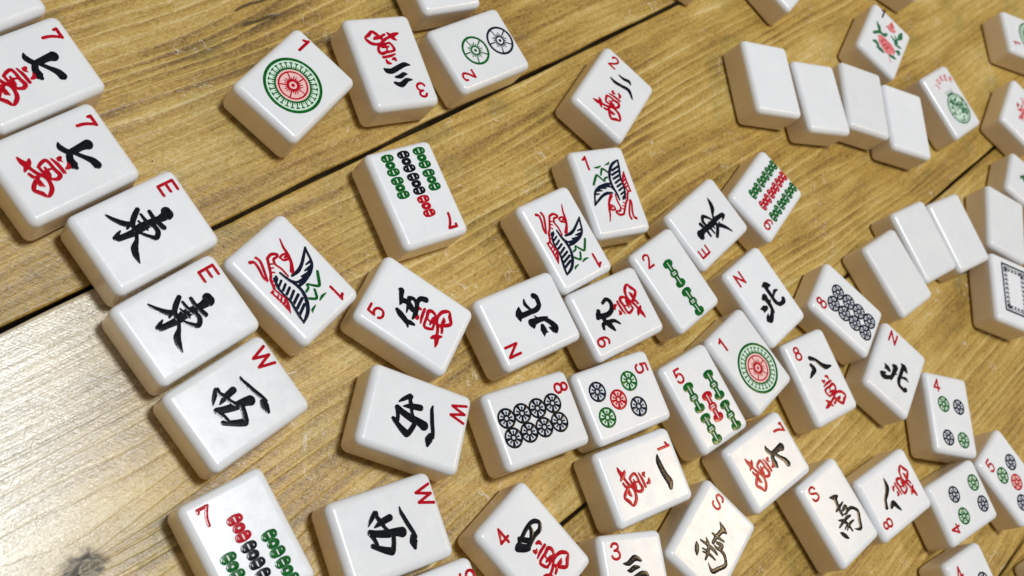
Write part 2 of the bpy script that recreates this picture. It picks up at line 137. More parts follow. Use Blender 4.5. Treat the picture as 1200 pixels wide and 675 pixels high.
    if kmask is not None:
        swirl = g.noise(g.vec(g.m('MULTIPLY', xo, 0.42), g.m('MULTIPLY', yo, 0.2), 3.0), 1.0, 4.0, 0.6, 1.2)
        kc = g.ramp(swirl, [(0.30, (0.012, 0.010, 0.006)), (0.46, (0.07, 0.052, 0.03)), (0.54, (0.36, 0.31, 0.22)), (0.60, (0.10, 0.075, 0.04)), (0.7, (0.22, 0.17, 0.10))])
        colr = g.mix(g.m('MULTIPLY', khalo, 0.35), colr, (0.36, 0.25, 0.10))
        colr = g.mix(g.m('MULTIPLY', kmask, 0.97), colr, kc)
    hgt = g.m('ADD', g.m('MULTIPLY', g.m('MULTIPLY', g.m('MULTIPLY', ridge, g.m('ADD', 0.12, amp)), g.m('ADD', 0.2, rv)), 0.75), g.m('MULTIPLY', fib, 0.42))
    hgt = g.m('ADD', hgt, g.m('ADD', g.m('MULTIPLY', saw1, 0.30), g.m('MULTIPLY', saw2, 0.30)))
    hgt = g.m('ADD', hgt, g.m('ADD', g.m('MULTIPLY', grit, 0.40), g.m('MULTIPLY', late, -0.30)))
    for (cx, cy0, cy1, cw) in cracks:
        wob = g.m('ADD', X, g.m('MULTIPLY', g.m('SUBTRACT', field(0.2, 0.12, 3.0, zz=71), 0.5), 2.6))
        cm = g.m('MULTIPLY', g.step(g.m('ABSOLUTE', g.m('SUBTRACT', wob, cx)), cw, cw * 0.4), g.m('MULTIPLY', g.step(Y, cy0 - 1.5, cy0 + 1.5), g.step(Y, cy1 + 1.5, cy1 - 1.5)))
        colr = g.mix(g.m('MULTIPLY', cm, 0.85), colr, (0.045, 0.03, 0.012))
        hgt = g.m('SUBTRACT', hgt, cm)
    colr = g.mix(g.step(Z, -0.5, -2.0), colr, g.mix(1.0, colr, (0.10, 0.08, 0.07), 'MULTIPLY'))   # shade of the gaps put into the colour of the plank sides
    g.link(colr, bs.inputs['Base Color'])
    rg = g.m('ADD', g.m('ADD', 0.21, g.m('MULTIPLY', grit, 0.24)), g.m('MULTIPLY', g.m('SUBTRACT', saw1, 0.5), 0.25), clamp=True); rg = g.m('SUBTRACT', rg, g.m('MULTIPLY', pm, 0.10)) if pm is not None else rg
    if kmask is not None: rg = g.m('ADD', rg, g.m('MULTIPLY', kmask, 0.25))
    g.link(rg, bs.inputs['Roughness'])
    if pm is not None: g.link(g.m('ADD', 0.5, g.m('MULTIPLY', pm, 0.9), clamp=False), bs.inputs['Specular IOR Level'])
    else: bs.inputs['Specular IOR Level'].default_value = 0.5
    bp = g.n('ShaderNodeBump'); bp.inputs['Strength'].default_value = 0.7; bp.inputs['Distance'].default_value = 0.0004
    g.link(hgt, bp.inputs['Height']); g.link(bp.outputs[0], bs.inputs['Normal'])
    return m

def tile_mat():
    m, nt, bs = new_mat('ivory_plastic'); g = NG(nt)
    geo = g.n('ShaderNodeTexCoord'); oi = g.n('ShaderNodeObjectInfo')
    v = g.n('ShaderNodeVectorMath', operation='SCALE'); g.link(geo.outputs['Object'], v.inputs[0]); v.inputs['Scale'].default_value = 1000
    off = g.n('ShaderNodeVectorMath', operation='ADD'); g.link(v.outputs[0], off.inputs[0])
    ov = g.n('ShaderNodeVectorMath', operation='SCALE'); g.link(g.vec(oi.outputs['Random'], oi.outputs['Random'], oi.outputs['Random']), ov.inputs[0]); ov.inputs['Scale'].default_value = 300
    g.link(ov.outputs[0], off.inputs[1])
    big = g.noise(off.outputs[0], 0.09, 3.0); fine = g.noise(off.outputs[0], 5.0, 2.0); smear = g.noise(off.outputs[0], 0.25, 4.0, 0.65)
    c = g.mix(g.step(big, 0.35, 0.7), (0.78, 0.79, 0.81), (0.81, 0.818, 0.83))
    c = g.mix(oi.outputs['Random'], c, g.mix(1.0, c, (0.93, 0.925, 0.91), 'MULTIPLY'))
    sz = g.n('ShaderNodeSeparateXYZ'); g.link(v.outputs[0], sz.inputs[0])
    c = g.mix(g.step(sz.outputs[2], 11.6, 8.6), c, (0.82, 0.70, 0.53))          # white near the face, cream lower down the sides
    speck = g.step(g.noise(off.outputs[0], 1.1, 3.0, 0.6), 0.73, 0.78)
    c = g.mix(g.m('MULTIPLY', speck, 0.10), c, (0.42, 0.36, 0.27))
    g.link(c, bs.inputs['Base Color'])
    g.link(g.m('ADD', 0.09, g.m('MULTIPLY', smear, 0.30)), bs.inputs['Roughness'])
    bs.inputs['IOR'].default_value = 1.5
    bs.inputs['Subsurface Weight'].default_value = 0.10
    bs.inputs['Subsurface Radius'].default_value = (1.0, 0.8, 0.55); bs.inputs['Subsurface Scale'].default_value = 0.0015
    bp = g.n('ShaderNodeBump'); bp.inputs['Strength'].default_value = 0.2; bp.inputs['Distance'].default_value = 0.00006
    g.link(g.m('ADD', fine, g.m('MULTIPLY', smear, 1.5)), bp.inputs['Height']); g.link(bp.outputs[0], bs.inputs['Normal'])
    return m

def paint_mat(name, col, rough=0.15, var=0.35):
    m, nt, bs = new_mat(name); g = NG(nt)
    geo = g.n('ShaderNodeNewGeometry')
    v = g.n('ShaderNodeVectorMath', operation='SCALE'); g.link(geo.outputs['Position'], v.inputs[0]); v.inputs['Scale'].default_value = 1000
    n = g.noise(v.outputs[0], 1.3, 3.0)
    c2 = tuple(min(1, x * (1 + var) + 0.004) for x in col); c1 = tuple(x * (1 - var) for x in col)
    g.link(g.mix(g.step(n, 0.3, 0.7), c1, c2), bs.inputs['Base Color'])
    bs.inputs['Roughness'].default_value = rough; bs.inputs['Specular IOR Level'].default_value = 0.16
    bp = g.n('ShaderNodeBump'); bp.inputs['Strength'].default_value = 0.14; bp.inputs['Distance'].default_value = 0.00012
    g.link(g.noise(v.outputs[0], 2.2, 3.0, 0.6), bp.inputs['Height']); g.link(bp.outputs[0], bs.inputs['Normal'])
    return m

TILE = tile_mat()
INK = {'k': paint_mat('black_ink', (0.004, 0.005, 0.007)), 'n': paint_mat('navy_ink', (0.004, 0.008, 0.022)),
       'r': paint_mat('red_ink', (0.43, 0.002, 0.012), var=0.2), 'g': paint_mat('green_ink', (0.002, 0.105, 0.012)),
       'w': paint_mat('white_plastic', (0.74, 0.74, 0.73), var=0.04),
       'tg': paint_mat('pale_green_tint', (0.60, 0.74, 0.62), 0.3, 0.05), 'tr': paint_mat('pale_pink_tint', (0.80, 0.50, 0.48), 0.3, 0.05), 'tn': paint_mat('pale_blue_tint', (0.58, 0.62, 0.68), 0.3, 0.05),
       'p': paint_mat('rose_ink', (0.70, 0.20, 0.21), var=0.3), 'dg': paint_mat('grey_green_ink', (0.03, 0.15, 0.06)), 'pr': paint_mat('faded_red_ink', (0.60, 0.06, 0.06))}

# ------------------------------------------------------------------ mesh helpers
class MB:
    """collects brush strokes (domed enamel ribbons) and discs into one mesh, in mm"""
    def __init__(s): s.v = []; s.f = []; s.mi = []; s.mats = []; s.bold = 1.1
    def slot(s, k):
        if k not in s.mats: s.mats.append(k)
        return s.mats.index(k)
    def stroke(s, pts, key, z0=0.012, closed=False, hmax=0.032, sub=5, lift=0.0):
        P = [Vector((p[0], p[1])) for p in pts]; Wd = [p[2] * s.bold for p in pts]; n = len(P)
        if n == 1: P.append(P[0] + Vector((0.01, 0))); Wd.append(Wd[0]); n = 2
        C = []; Ws = []
        segs = n if closed else n - 1
        for i in range(segs):
            if closed: a, b, c, d = P[(i - 1) % n], P[i], P[(i + 1) % n], P[(i + 2) % n]
            else: a, b, c, d = P[max(i - 1, 0)], P[i], P[i + 1], P[min(i + 2, n - 1)]
            wb, wc = Wd[i], Wd[(i + 1) % n]
            for k in range(sub):
                t = k / sub
                C.append(0.5 * ((2 * b) + (c - a) * t + (2 * a - 5 * b + 4 * c - d) * t * t + (3 * b - a - 3 * c + d) * t ** 3)); Ws.append(wb + (wc - wb) * t)
        if not closed:
            C.append(P[-1]); Ws.append(Wd[-1])
            t0 = (C[1] - C[0]).normalized(); t1 = (C[-1] - C[-2]).normalized()
            capA = [(C[0] - t0 * Ws[0] / 2 * q, Ws[0] * math.sqrt(max(0, 1 - q * q)) + 0.01) for q in (1.0, 0.9, 0.65, 0.35)]
            capB = [(C[-1] + t1 * Ws[-1] / 2 * q, Ws[-1] * math.sqrt(max(0, 1 - q * q)) + 0.01) for q in (0.35, 0.65, 0.9, 1.0)]
            C = [c for c, _ in capA] + C + [c for c, _ in capB]; Ws = [w for _, w in capA] + Ws + [w for _, w in capB]
        N = len(C); base = len(s.v); mi = s.slot(key)
        prof = [(-1, 0), (-0.82, 0.75), (0, 1), (0.82, 0.75), (1, 0)]
        for i in range(N):
            if closed: t = C[(i + 1) % N] - C[i - 1]
            else: t = C[min(i + 1, N - 1)] - C[max(i - 1, 0)]
            t = t.normalized() if t.length > 1e-9 else Vector((1, 0))
            nn = Vector((-t.y, t.x)); hh = min(hmax, 0.03 * Ws[i] + 0.006) + lift
            for (o, z) in prof: s.v.append((C[i].x + nn.x * o * Ws[i] / 2, C[i].y + nn.y * o * Ws[i] / 2, z0 + z * hh))
        for i in range(N if closed else N - 1):
            j = (i + 1) % N
            for k in range(4):
                s.f.append((base + i * 5 + k + 1, base + i * 5 + k, base + j * 5 + k, base + j * 5 + k + 1)); s.mi.append(mi)
    def ring(s, cx, cy, r, w, key, n=14, **kw):
        s.stroke([(cx + r * math.cos(2 * math.pi * i / n), cy + r * math.sin(2 * math.pi * i / n), w) for i in range(n)], key, closed=True, sub=3, **kw)
    def disc(s, cx, cy, r, key, z):
        b = len(s.v); n = 48; mi = s.slot(key)
        for i in range(n): s.v.append((cx + r * math.cos(2 * math.pi * i / n), cy + r * math.sin(2 * math.pi * i / n), z))
        s.f.append(tuple(range(b, b + n))); s.mi.append(mi)
    def mesh(s, name):
        me = bpy.data.meshes.new(name); me.from_pydata([(x * MM, y * MM, z * MM) for x, y, z in s.v], [], s.f)
        for k in s.mats: me.materials.append(INK[k])
        for p, i in zip(me.polygons, s.mi): p.material_index = i; p.use_smooth = True
        # make every face point up
        bm = bmesh.new(); bm.from_mesh(me)
        fl = [f for f in bm.faces if f.normal.z < 0]
        bmesh.ops.reverse_faces(bm, faces=fl); bm.to_mesh(me); bm.free()
        return me

def box_mesh(name, w, h, d, r, seg, mat):
    bm = bmesh.new(); bmesh.ops.create_cube(bm, size=1)
    bmesh.ops.scale(bm, vec=(w, h, d), verts=bm.verts)
    bmesh.ops.bevel(bm, geom=bm.edges[:], offset=r, segments=seg, profile=0.5, affect='EDGES', clamp_overlap=True)
    bmesh.ops.recalc_face_normals(bm, faces=bm.faces)
    bmesh.ops.translate(bm, vec=(0, 0, d / 2), verts=bm.verts)
    me = bpy.data.meshes.new(name); bm.to_mesh(me); bm.free()
    for p in me.polygons: p.use_smooth = True
    ns = []
    for v in me.vertices:
        p = Vector((v.co.x, v.co.y, v.co.z - d / 2))
        q = Vector((max(-(w/2-r), min(w/2-r, p.x)), max(-(h/2-r), min(h/2-r, p.y)), max(-(d/2-r), min(d/2-r, p.z))))
        ns.append((p - q).normalized())
    me.normals_split_custom_set_from_vertices(ns)
    me.materials.append(mat)
    return me

def plank_mesh(name, w, L, d, r, mat, seed):
    rnd = random.Random(seed); N = 260
    ph = [[(rnd.uniform(0, 6.28), rnd.uniform(6, 160), rnd.uniform(0.03, 0.16)) for _ in range(9)] for _ in range(2)]
    prof = []                            # rounded plank section, side by side
    for cx, cz, a0 in ((w / 2 - r, d - r, 0), (-w / 2 + r, d - r, 90), (-w / 2 + r, r, 180), (w / 2 - r, r, 270)):
        for k in range(4):
            a = math.radians(a0 + 30 * k); prof.append((cx + r * math.cos(a), cz + r * math.sin(a)))
    V = []; F = []; n = len(prof)
    for i in range(N + 1):
        y = -L / 2 + L * i / N
        off = [sum(A * math.sin(p + f * y) for p, f, A in h_) * 0.55 * MM + rnd.gauss(0, 0.04) * MM for h_ in ph]
        for x, z in prof: V.append((x + (off[0] if x > 0 else off[1]), y, z))
    for i in range(N):
        for k in range(n): F.append((i * n + k, i * n + (k + 1) % n, (i + 1) * n + (k + 1) % n, (i + 1) * n + k))
    F.append(tuple(range(n))); F.append(tuple(range(N * n, N * n + n)))
    me = bpy.data.meshes.new(name); me.from_pydata(V, [], F)
    bm = bmesh.new(); bm.from_mesh(me); bmesh.ops.recalc_face_normals(bm, faces=bm.faces); bm.to_mesh(me); bm.free()
    me.materials.append(mat)
    return me

def link(name, data, loc=(0, 0, 0), rot=0.0, parent=None):
    o = bpy.data.objects.new(name, data); COL.objects.link(o)
    o.location = loc; o.rotation_euler = (0, 0, rot)
    if parent: o.parent = parent
    return o

# ------------------------------------------------------------------ index numerals and letters (strokes in mm)
q = 0.74
def _w(l, w=q): return [[(x, y, w) for x, y in s] for s in l]
GLYPH = {
 '1': _w([[(-0.85, 1.25), (0.0, 1.75), (0.3, 2.15)], [(0.3, 2.15), (0.3, 0), (0.3, -2.2)]], 0.8),
 '2': _w([[(-1.25, 1.15), (-1.0, 1.85), (0.0, 2.2), (1.05, 1.75), (1.1, 0.85), (0.3, -0.4), (-0.7, -1.4), (-1.25, -2.1)], [(-1.25, -2.1), (0, -2.1), (1.3, -2.1)]]),
 '3': _w([[(-1.2, 1.4), (-0.7, 2.05), (0.1, 2.2), (1.0, 1.75), (0.95, 0.75), (0.2, 0.25), (-0.3, 0.2)], [(-0.3, 0.2), (0.5, 0.15), (1.25, -0.55), (1.15, -1.65), (0.1, -2.2), (-0.9, -1.95), (-1.35, -1.3)]]),
 '4': _w([[(0.55, -2.2), (0.55, 0), (0.55, 2.2)], [(0.5, 2.15), (-0.5, 0.5), (-1.5, -0.95)], [(-1.5, -1.0), (0, -1.0), (1.5, -1.0)]]),
 '5': _w([[(1.15, 2.15), (0, 2.15), (-0.95, 2.15)], [(-0.95, 2.15), (-1.1, 1.1), (-1.25, 0.1)], [(-1.25, 0.1), (-0.3, 0.6), (0.8, 0.35), (1.3, -0.6), (1.0, -1.75), (0.0, -2.2), (-0.9, -1.95), (-1.35, -1.3)]]),
 '7': _w([[(-1.3, 1.45), (-1.25, 2.1)], [(-1.3, 2.1), (0, 2.1), (1.35, 2.1)], [(1.3, 2.1), (0.35, 0.5), (-0.15, -0.9), (-0.3, -2.2)]], 0.82),
 '8': _w([[(0, 0.25), (0.95, 0.7), (0.95, 1.7), (0, 2.2), (-0.95, 1.7), (-0.95, 0.7), (0, 0.25), (1.15, -0.35), (1.2, -1.6), (0, -2.2), (-1.2, -1.6), (-1.15, -0.35), (0, 0.25)]]),
 '9': _w([[(1.15, 0.6), (0.5, -0.15), (-0.5, -0.15), (-1.2, 0.6), (-1.1, 1.6), (-0.2, 2.2), (0.8, 1.95), (1.25, 1.0), (1.2, -0.4), (0.75, -1.6), (-0.2, -2.2), (-1.1, -1.75)]]),
 'E': _w([[(-1.3, 2.1), (-1.3, 0), (-1.3, -2.1)], [(-1.3, 2.1), (0, 2.1), (1.4, 2.1)], [(-1.3, 0.1), (0, 0.1), (1.2, 0.1)], [(-1.3, -2.1), (0, -2.1), (1.45, -2.1)]]),
 'S': _w([[(1.35, 1.2), (1.0, 1.95), (0, 2.25), (-1.1, 1.9), (-1.3, 1.0), (-0.5, 0.3), (0.6, -0.1), (1.4, -0.8), (1.2, -1.85), (0, -2.25), (-1.15, -1.9), (-1.5, -1.1)]]),
 'W': _w([[(-2.5, 2.1), (-1.9, 0), (-1.3, -2.1)], [(-1.3, -2.1), (-0.6, 0), (0, 2.0)], [(0, 2.0), (0.6, 0), (1.3, -2.1)], [(1.3, -2.1), (1.9, 0), (2.5, 2.1)]]),
 'N': _w([[(-1.55, -2.1), (-1.55, 0), (-1.55, 2.1)], [(-1.55, 2.1), (0, 0), (1.55, -2.1)], [(1.55, -2.1), (1.55, 0), (1.55, 2.1)]], 0.8),
 'J': _w([[(0.8, 2.1), (0.8, -1.2), (0.1, -2.1), (-0.9, -1.7)]]), 'O': _w([[(0, 2.1), (1.4, 1), (1.4, -1), (0, -2.1), (-1.4, -1), (-1.4, 1), (0, 2.1)]]),
 'K': _w([[(-1.1, 2.1), (-1.1, -2.1)], [(1.3, 2.1), (-1, 0)], [(-0.5, 0.4), (1.4, -2.1)]]), 'R': _w([[(-1.1, 2.1), (-1.1, -2.1)], [(-1.1, 2.1), (0.8, 2.0), (1.2, 1.1), (0.6, 0.2), (-1.1, 0.1)], [(0, 0.1), (1.4, -2.1)]]),
}
MESHES = {}
def cached(key, build, name):
    if key not in MESHES:
        mb = MB(); build(mb); MESHES[key] = mb.mesh(name)
    return MESHES[key]

def strokes(mb, L, key, dx=0, dy=0, k=1.0, zs=0.0, bold=1.12):
    mb.bold = bold
    for i, s in enumerate(L): mb.stroke([(x * k + dx, y * k + dy, w * k) for x, y, w in s], key, z0=0.012 + 0.0013 * i + zs)

def wheel(mb, R, c):                     # small eight/five/four dot: rim, hub and five spokes
    mb.disc(0, 0, R - 0.3, {'n': 'tn', 'k': 'tn', 'r': 'tr', 'g': 'tg'}[c], 0.006)
    mb.ring(0, 0, R - 0.26, 0.62, c)
    mb.ring(0, 0, R * 0.27, R * 0.19, c, n=10)
    for i in range(5):
        a = math.radians(90 + 72 * i + 36)
        mb.stroke([(R * 0.34 * math.cos(a), R * 0.34 * math.sin(a), 0.55), (R * 0.85 * math.cos(a), R * 0.85 * math.sin(a), 0.95)], c, sub=2)
        a += math.radians(36)
        mb.stroke([(R * 0.34 * math.cos(a), R * 0.34 * math.sin(a), 0.34), (R * 0.60 * math.cos(a), R * 0.60 * math.sin(a), 0.5)], c, sub=2)
def wheel2(mb, R, c):                    # larger two-dot wheel with fine rays
    mb.ring(0, 0, R - 0.36, 0.72, c, n=20)
    mb.ring(0, 0, R * 0.29, 0.5, c, n=12)
    mb.stroke([(0, 0, R * 0.2)], c, sub=2)
    for i in range(20):
        a = math.radians(90 + 18 * i)
        r1 = R * (0.88 if i % 4 == 0 else (0.56 if i % 4 == 2 else 0.46))
        mb.stroke([(R * 0.33 * math.cos(a), R * 0.33 * math.sin(a), 0.34), (r1 * math.cos(a), r1 * math.sin(a), 0.30 if i % 4 else 0.46)], c, sub=2)
def bigdot(mb):
    R = 8.6
    mb.disc(0, 0, R - 0.4, 'tg', 0.006); mb.disc(0, 0, 5.0, 'tr', 0.012)
    mb.ring(0, 0, R - 0.36, 0.8, 'g', n=28)
    mb.ring(0, 0, 5.25, 0.5, 'g', n=24)
    for i in range(27):
        a = 2 * math.pi * i / 27; ca, sa = math.cos(a), math.sin(a)
        mb.stroke([(5.3 * ca, 5.3 * sa, 0.5), (6.3 * ca, 6.3 * sa, 0.32), (7.1 * ca, 7.1 * sa, 0.34)], 'g', sub=2)
        mb.stroke([(7.1 * ca - 0.38 * sa * s_, 7.1 * sa + 0.38 * ca * s_, 0.36) for s_ in (-1, 0, 1)], 'g', sub=2)
        a += math.pi / 27; ca, sa = math.cos(a), math.sin(a)
        mb.stroke([(5.3 * ca, 5.3 * sa, 0.3), (5.95 * ca, 5.95 * sa, 0.24)], 'g', sub=2)
    mb.ring(0, 0, 4.2, 0.46, 'r', n=22); mb.ring(0, 0, 1.55, 0.75, 'r', n=14); mb.stroke([(0, 0, 1.0)], 'r', sub=2)
    for i in range(25):
        a = math.radians(80 + 14.4 * i); ca, sa = math.cos(a), math.sin(a)
        r1 = 4.2 if i % 5 == 0 else (2.9 if i % 5 in (2, 3) else 2.45)
        mb.stroke([(1.7 * ca, 1.7 * sa, 0.4), (r1 * ca, r1 * sa, 0.24 if i % 5 else 0.38)], 'r', sub=2)
def chain(mb, c):                        # stubby bamboo: three beads with pale slots
    mb.stroke([(-1.05, 2.2, 2.0), (0, 2.3, 2.15), (1.05, 2.2, 2.0)], c, hmax=0.032)
    mb.stroke([(-0.55, 0, 2.0), (0.55, 0, 2.0)], c, hmax=0.032, z0=0.014)
    mb.stroke([(-1.05, -2.2, 2.0), (0, -2.3, 2.15), (1.05, -2.2, 2.0)], c, hmax=0.032, z0=0.016)
    for y in (2.25, -2.25):
        mb.stroke([(0, y + 0.5, 0.38), (0, y - 0.5, 0.38)], 'w', lift=0.045)
    mb.stroke([(-0.1, 0, 0.5), (0.1, 0, 0.5)], 'w', lift=0.045)
    for x in (-1.25, 1.25):
        for y in (2.1, -2.1): mb.stroke([(x, y - 0.15, 0.2), (x, y + 0.15, 0.2)], 'w', lift=0.045)
def bone(mb, c):                         # long bamboo: bone with three knobs
    mb.bold = 1.3
    mb.stroke([(0, 3.7, 1.7), (0, -3.7, 1.7)], c, hmax=0.032)
    for y in (3.75, -3.75): mb.stroke([(-1.1, y, 1.85), (0, y + (0.2 if y > 0 else -0.2), 1.9), (1.1, y, 1.85)], c, hmax=0.032, z0=0.014)
    mb.stroke([(-0.6, 0, 2.0), (0.6, 0, 2.0)], c, hmax=0.032, z0=0.016)
    mb.stroke([(0, 4.0, 0.3), (0, 1.4, 0.3)], 'w', lift=0.045); mb.stroke([(0, -1.4, 0.3), (0, -4.0, 0.3)], 'w', lift=0.045)
    mb.stroke([(-0.7, 0.33, 0.3), (0.7, 0.33, 0.3)], 'w', lift=0.045); mb.stroke([(-0.7, -0.33, 0.3), (0.7, -0.33, 0.3)], 'w', lift=0.045)
def bird(mb):
    for i, (k, c) in enumerate((('bird_black', 'n'), ('bird_red', 'r'), ('bird_green', 'g'))): strokes(mb, [[(x, y, w * 1.22) for x, y, w in s_] for s_ in S[k]], c, zs=0.004 * i, bold=1.12)
def peony(mb):
    strokes(mb, S['peony_green'], 'dg'); strokes(mb, S['peony_red'], 'p', zs=0.01)
    for s in S['peony_dark']: mb.stroke(s, 'r', lift=0.045)
def joker(mb):
    rnd = random.Random(4)
    cx, cy, R = 1.4, -4.2, 6.9
    mb.disc(cx, cy, R - 0.4, 'tg', 0.006)
    mb.ring(cx, cy, R, 0.6, 'dg', n=24); mb.ring(cx, cy, R - 1.0, 0.28, 'dg', n=24)
    for i in range(70):
        a = rnd.uniform(0, 6.28); r = (R - 1.4) * math.sqrt(rnd.random()); b = rnd.uniform(0, 6.28); l = rnd.uniform(0.5, 1.3)
        x, y = cx + r * math.cos(a), cy + r * math.sin(a)
        mb.stroke([(x, y, 0.28), (x + l * math.cos(b), y + l * math.sin(b), rnd.uniform(0.4, 0.8)), (x + l * 1.7 * math.cos(b + 0.9), y + l * 1.7 * math.sin(b + 0.9), 0.25)], 'dg', sub=3, z0=0.013 + 0.0006 * i)
    for i in range(5):
        x = cx - 2.4 + 1.2 * i
        mb.stroke([(x * 0.9 + cx * 0.1, cy + R + 0.1, 0.34), (x, cy + R + (2.4 if i % 2 == 0 else 1.5), 0.30)], 'dg', sub=2)
    mb.stroke([(cx - 2.6, cy + R + 0.3, 0.4), (cx, cy + R + 0.6, 0.4), (cx + 2.6, cy + R + 0.3, 0.4)], 'dg')
def joker_word(mb):
    for i, ch in enumerate('JOKER'):
        a = math.radians(90 + 46 - 23 * i); x = 1.8 + 8.2 * math.cos(a); y = 3.2 + 7.6 * math.sin(a); rot = a - math.pi / 2
        for j, s in enumerate(GLYPH[ch]):
            mb.stroke([(x + 0.56 * (px * math.cos(rot) - py * math.sin(rot)), y + 0.56 * (px * math.sin(rot) + py * math.cos(rot)), 0.5) for px, py, w in s], 'pr', z0=0.012 + 0.0013 * j)
def frame(mb):
    mb.bold = 1.0
    x0, x1, y0, y1 = -5.7, 8.1, -9.4, 11.6
    for ins, w in ((0.0, 0.95),):
        a, b, c, d = x0 + ins, x1 - ins, y0 + ins, y1 - ins
        for i, s in enumerate(([(a, c), (a, d)], [(a, d), (b, d)], [(b, d), (b, c)], [(b, c), (a, c)])): mb.stroke([(*s[0], w), (*s[1], w)], 'n', z0=0.012 + 0.0013 * i)
    rnd = random.Random(2)
    def curl(x, y, nx, ny, k):
        tx, ty = -ny, nx
        mb.stroke([(x - tx * 0.5, y - ty * 0.5, 0.5), (x + nx * 0.3 + tx * 0.4, y + ny * 0.3 + ty * 0.4, 0.75), (x + nx * 1.3 + tx * 0.3, y + ny * 1.3 + ty * 0.3, 0.7), (x + nx * 1.2 - tx * 0.5, y + ny * 1.2 - ty * 0.5, 0.5)], 'n', z0=0.014 + 0.0007 * (k % 9))
    k = 0
    y = y0 + 1.8
    while y < y1 - 1.5:
        s_ = 1.0
        curl(x0 + 1.15, y, s_, 0, k); curl(x1 - 1.15, y, -s_, 0, k + 1); k += 2; y += 2.0
    x = x0 + 1.9
    while x < x1 - 1.6:
        curl(x, y0 + 1.15, 0, 1, k); curl(x, y1 - 1.15, 0, -1, k + 1); k += 2; x += 2.0
    for x, y in ((x0 + 2, y0 + 2), (x0 + 2, y1 - 2), (x1 - 2, y0 + 2), (x1 - 2, y1 - 2)): mb.ring(x, y, 0.8, 0.8, 'n', n=8)
def rosebush(mb):                        # red blossom seen partly at the right edge of the picture
    rnd = random.Random(9)
    for i in range(46):
        a = rnd.uniform(0, 6.28); r = rnd.uniform(0, 1) ** 0.5
        x, y = -1.2 + 3.4 * r * math.cos(a), 1.5 + 7.5 * r * math.sin(a); b = rnd.uniform(0, 6.28)
        mb.stroke([(x, y, 0.5), (x + 0.9 * math.cos(b), y + 0.9 * math.sin(b), 1.1), (x + 1.5 * math.cos(b + 0.7), y + 1.5 * math.sin(b + 0.7), 0.4)], 'p' if i % 3 else 'r', sub=3, z0=0.012 + 0.0008 * i)
def sprig(mb):                           # green leaves
    for i, (x, y, a, l) in enumerate(((-2, -7.4, 0.4, 3.4), (-2, -7.4, 1.5, 3.6), (-2.2, -7.2, 2.5, 3.2), (0.5, -5.5, 0.9, 3.6), (1.5, -3.5, 2.0, 3.2), (-0.5, -2.5, 1.2, 4.2), (-2, -7.6, -0.5, 3.0), (2.2, -1, 0.4, 3.4), (-1, 1, 2.4, 3.6))):
        mb.stroke([(x, y, 0.3), (x + 0.5 * l * math.cos(a), y + 0.5 * l * math.sin(a), 1.3), (x + l * math.cos(a + 0.2), y + l * math.sin(a + 0.2), 0.2)], 'g', z0=0.012 + 0.001 * i)
def corner_leaf(mb):
    for i, (x, y, a, l) in enumerate(((7.4, -9.6, 2.2, 3.0), (7.0, -8.5, 1.2, 3.4), (5.5, -8.0, 2.6, 3.2), (4.5, -6.0, 1.7, 3.6), (2.5, -5.5, 2.4, 3.0))):
        mb.stroke([(x, y, 0.3), (x + 0.5 * l * math.cos(a), y + 0.5 * l * math.sin(a), 1.4), (x + l * math.cos(a + 0.2), y + l * math.sin(a + 0.2), 0.2)], 'g', z0=0.012 + 0.001 * i)

BODY = box_mesh('tile_body', TW * MM, TH * MM, TD * MM, TR_ * MM, 6, TILE)
GROUP = 'mahjong tiles spread over the wooden table'
NUM = {'1': 'one', '2': 'two', '3': 'three', '4': 'four', '5': 'five', '7': 'seven', '8': 'eight', '9': 'nine'}

def part(t, name, me, x=0.0, y=0.0, label=None):
    o = link(name, me, (x * MM, y * MM, TD * MM), 0, t)
    if label: o['label'] = label
    return o

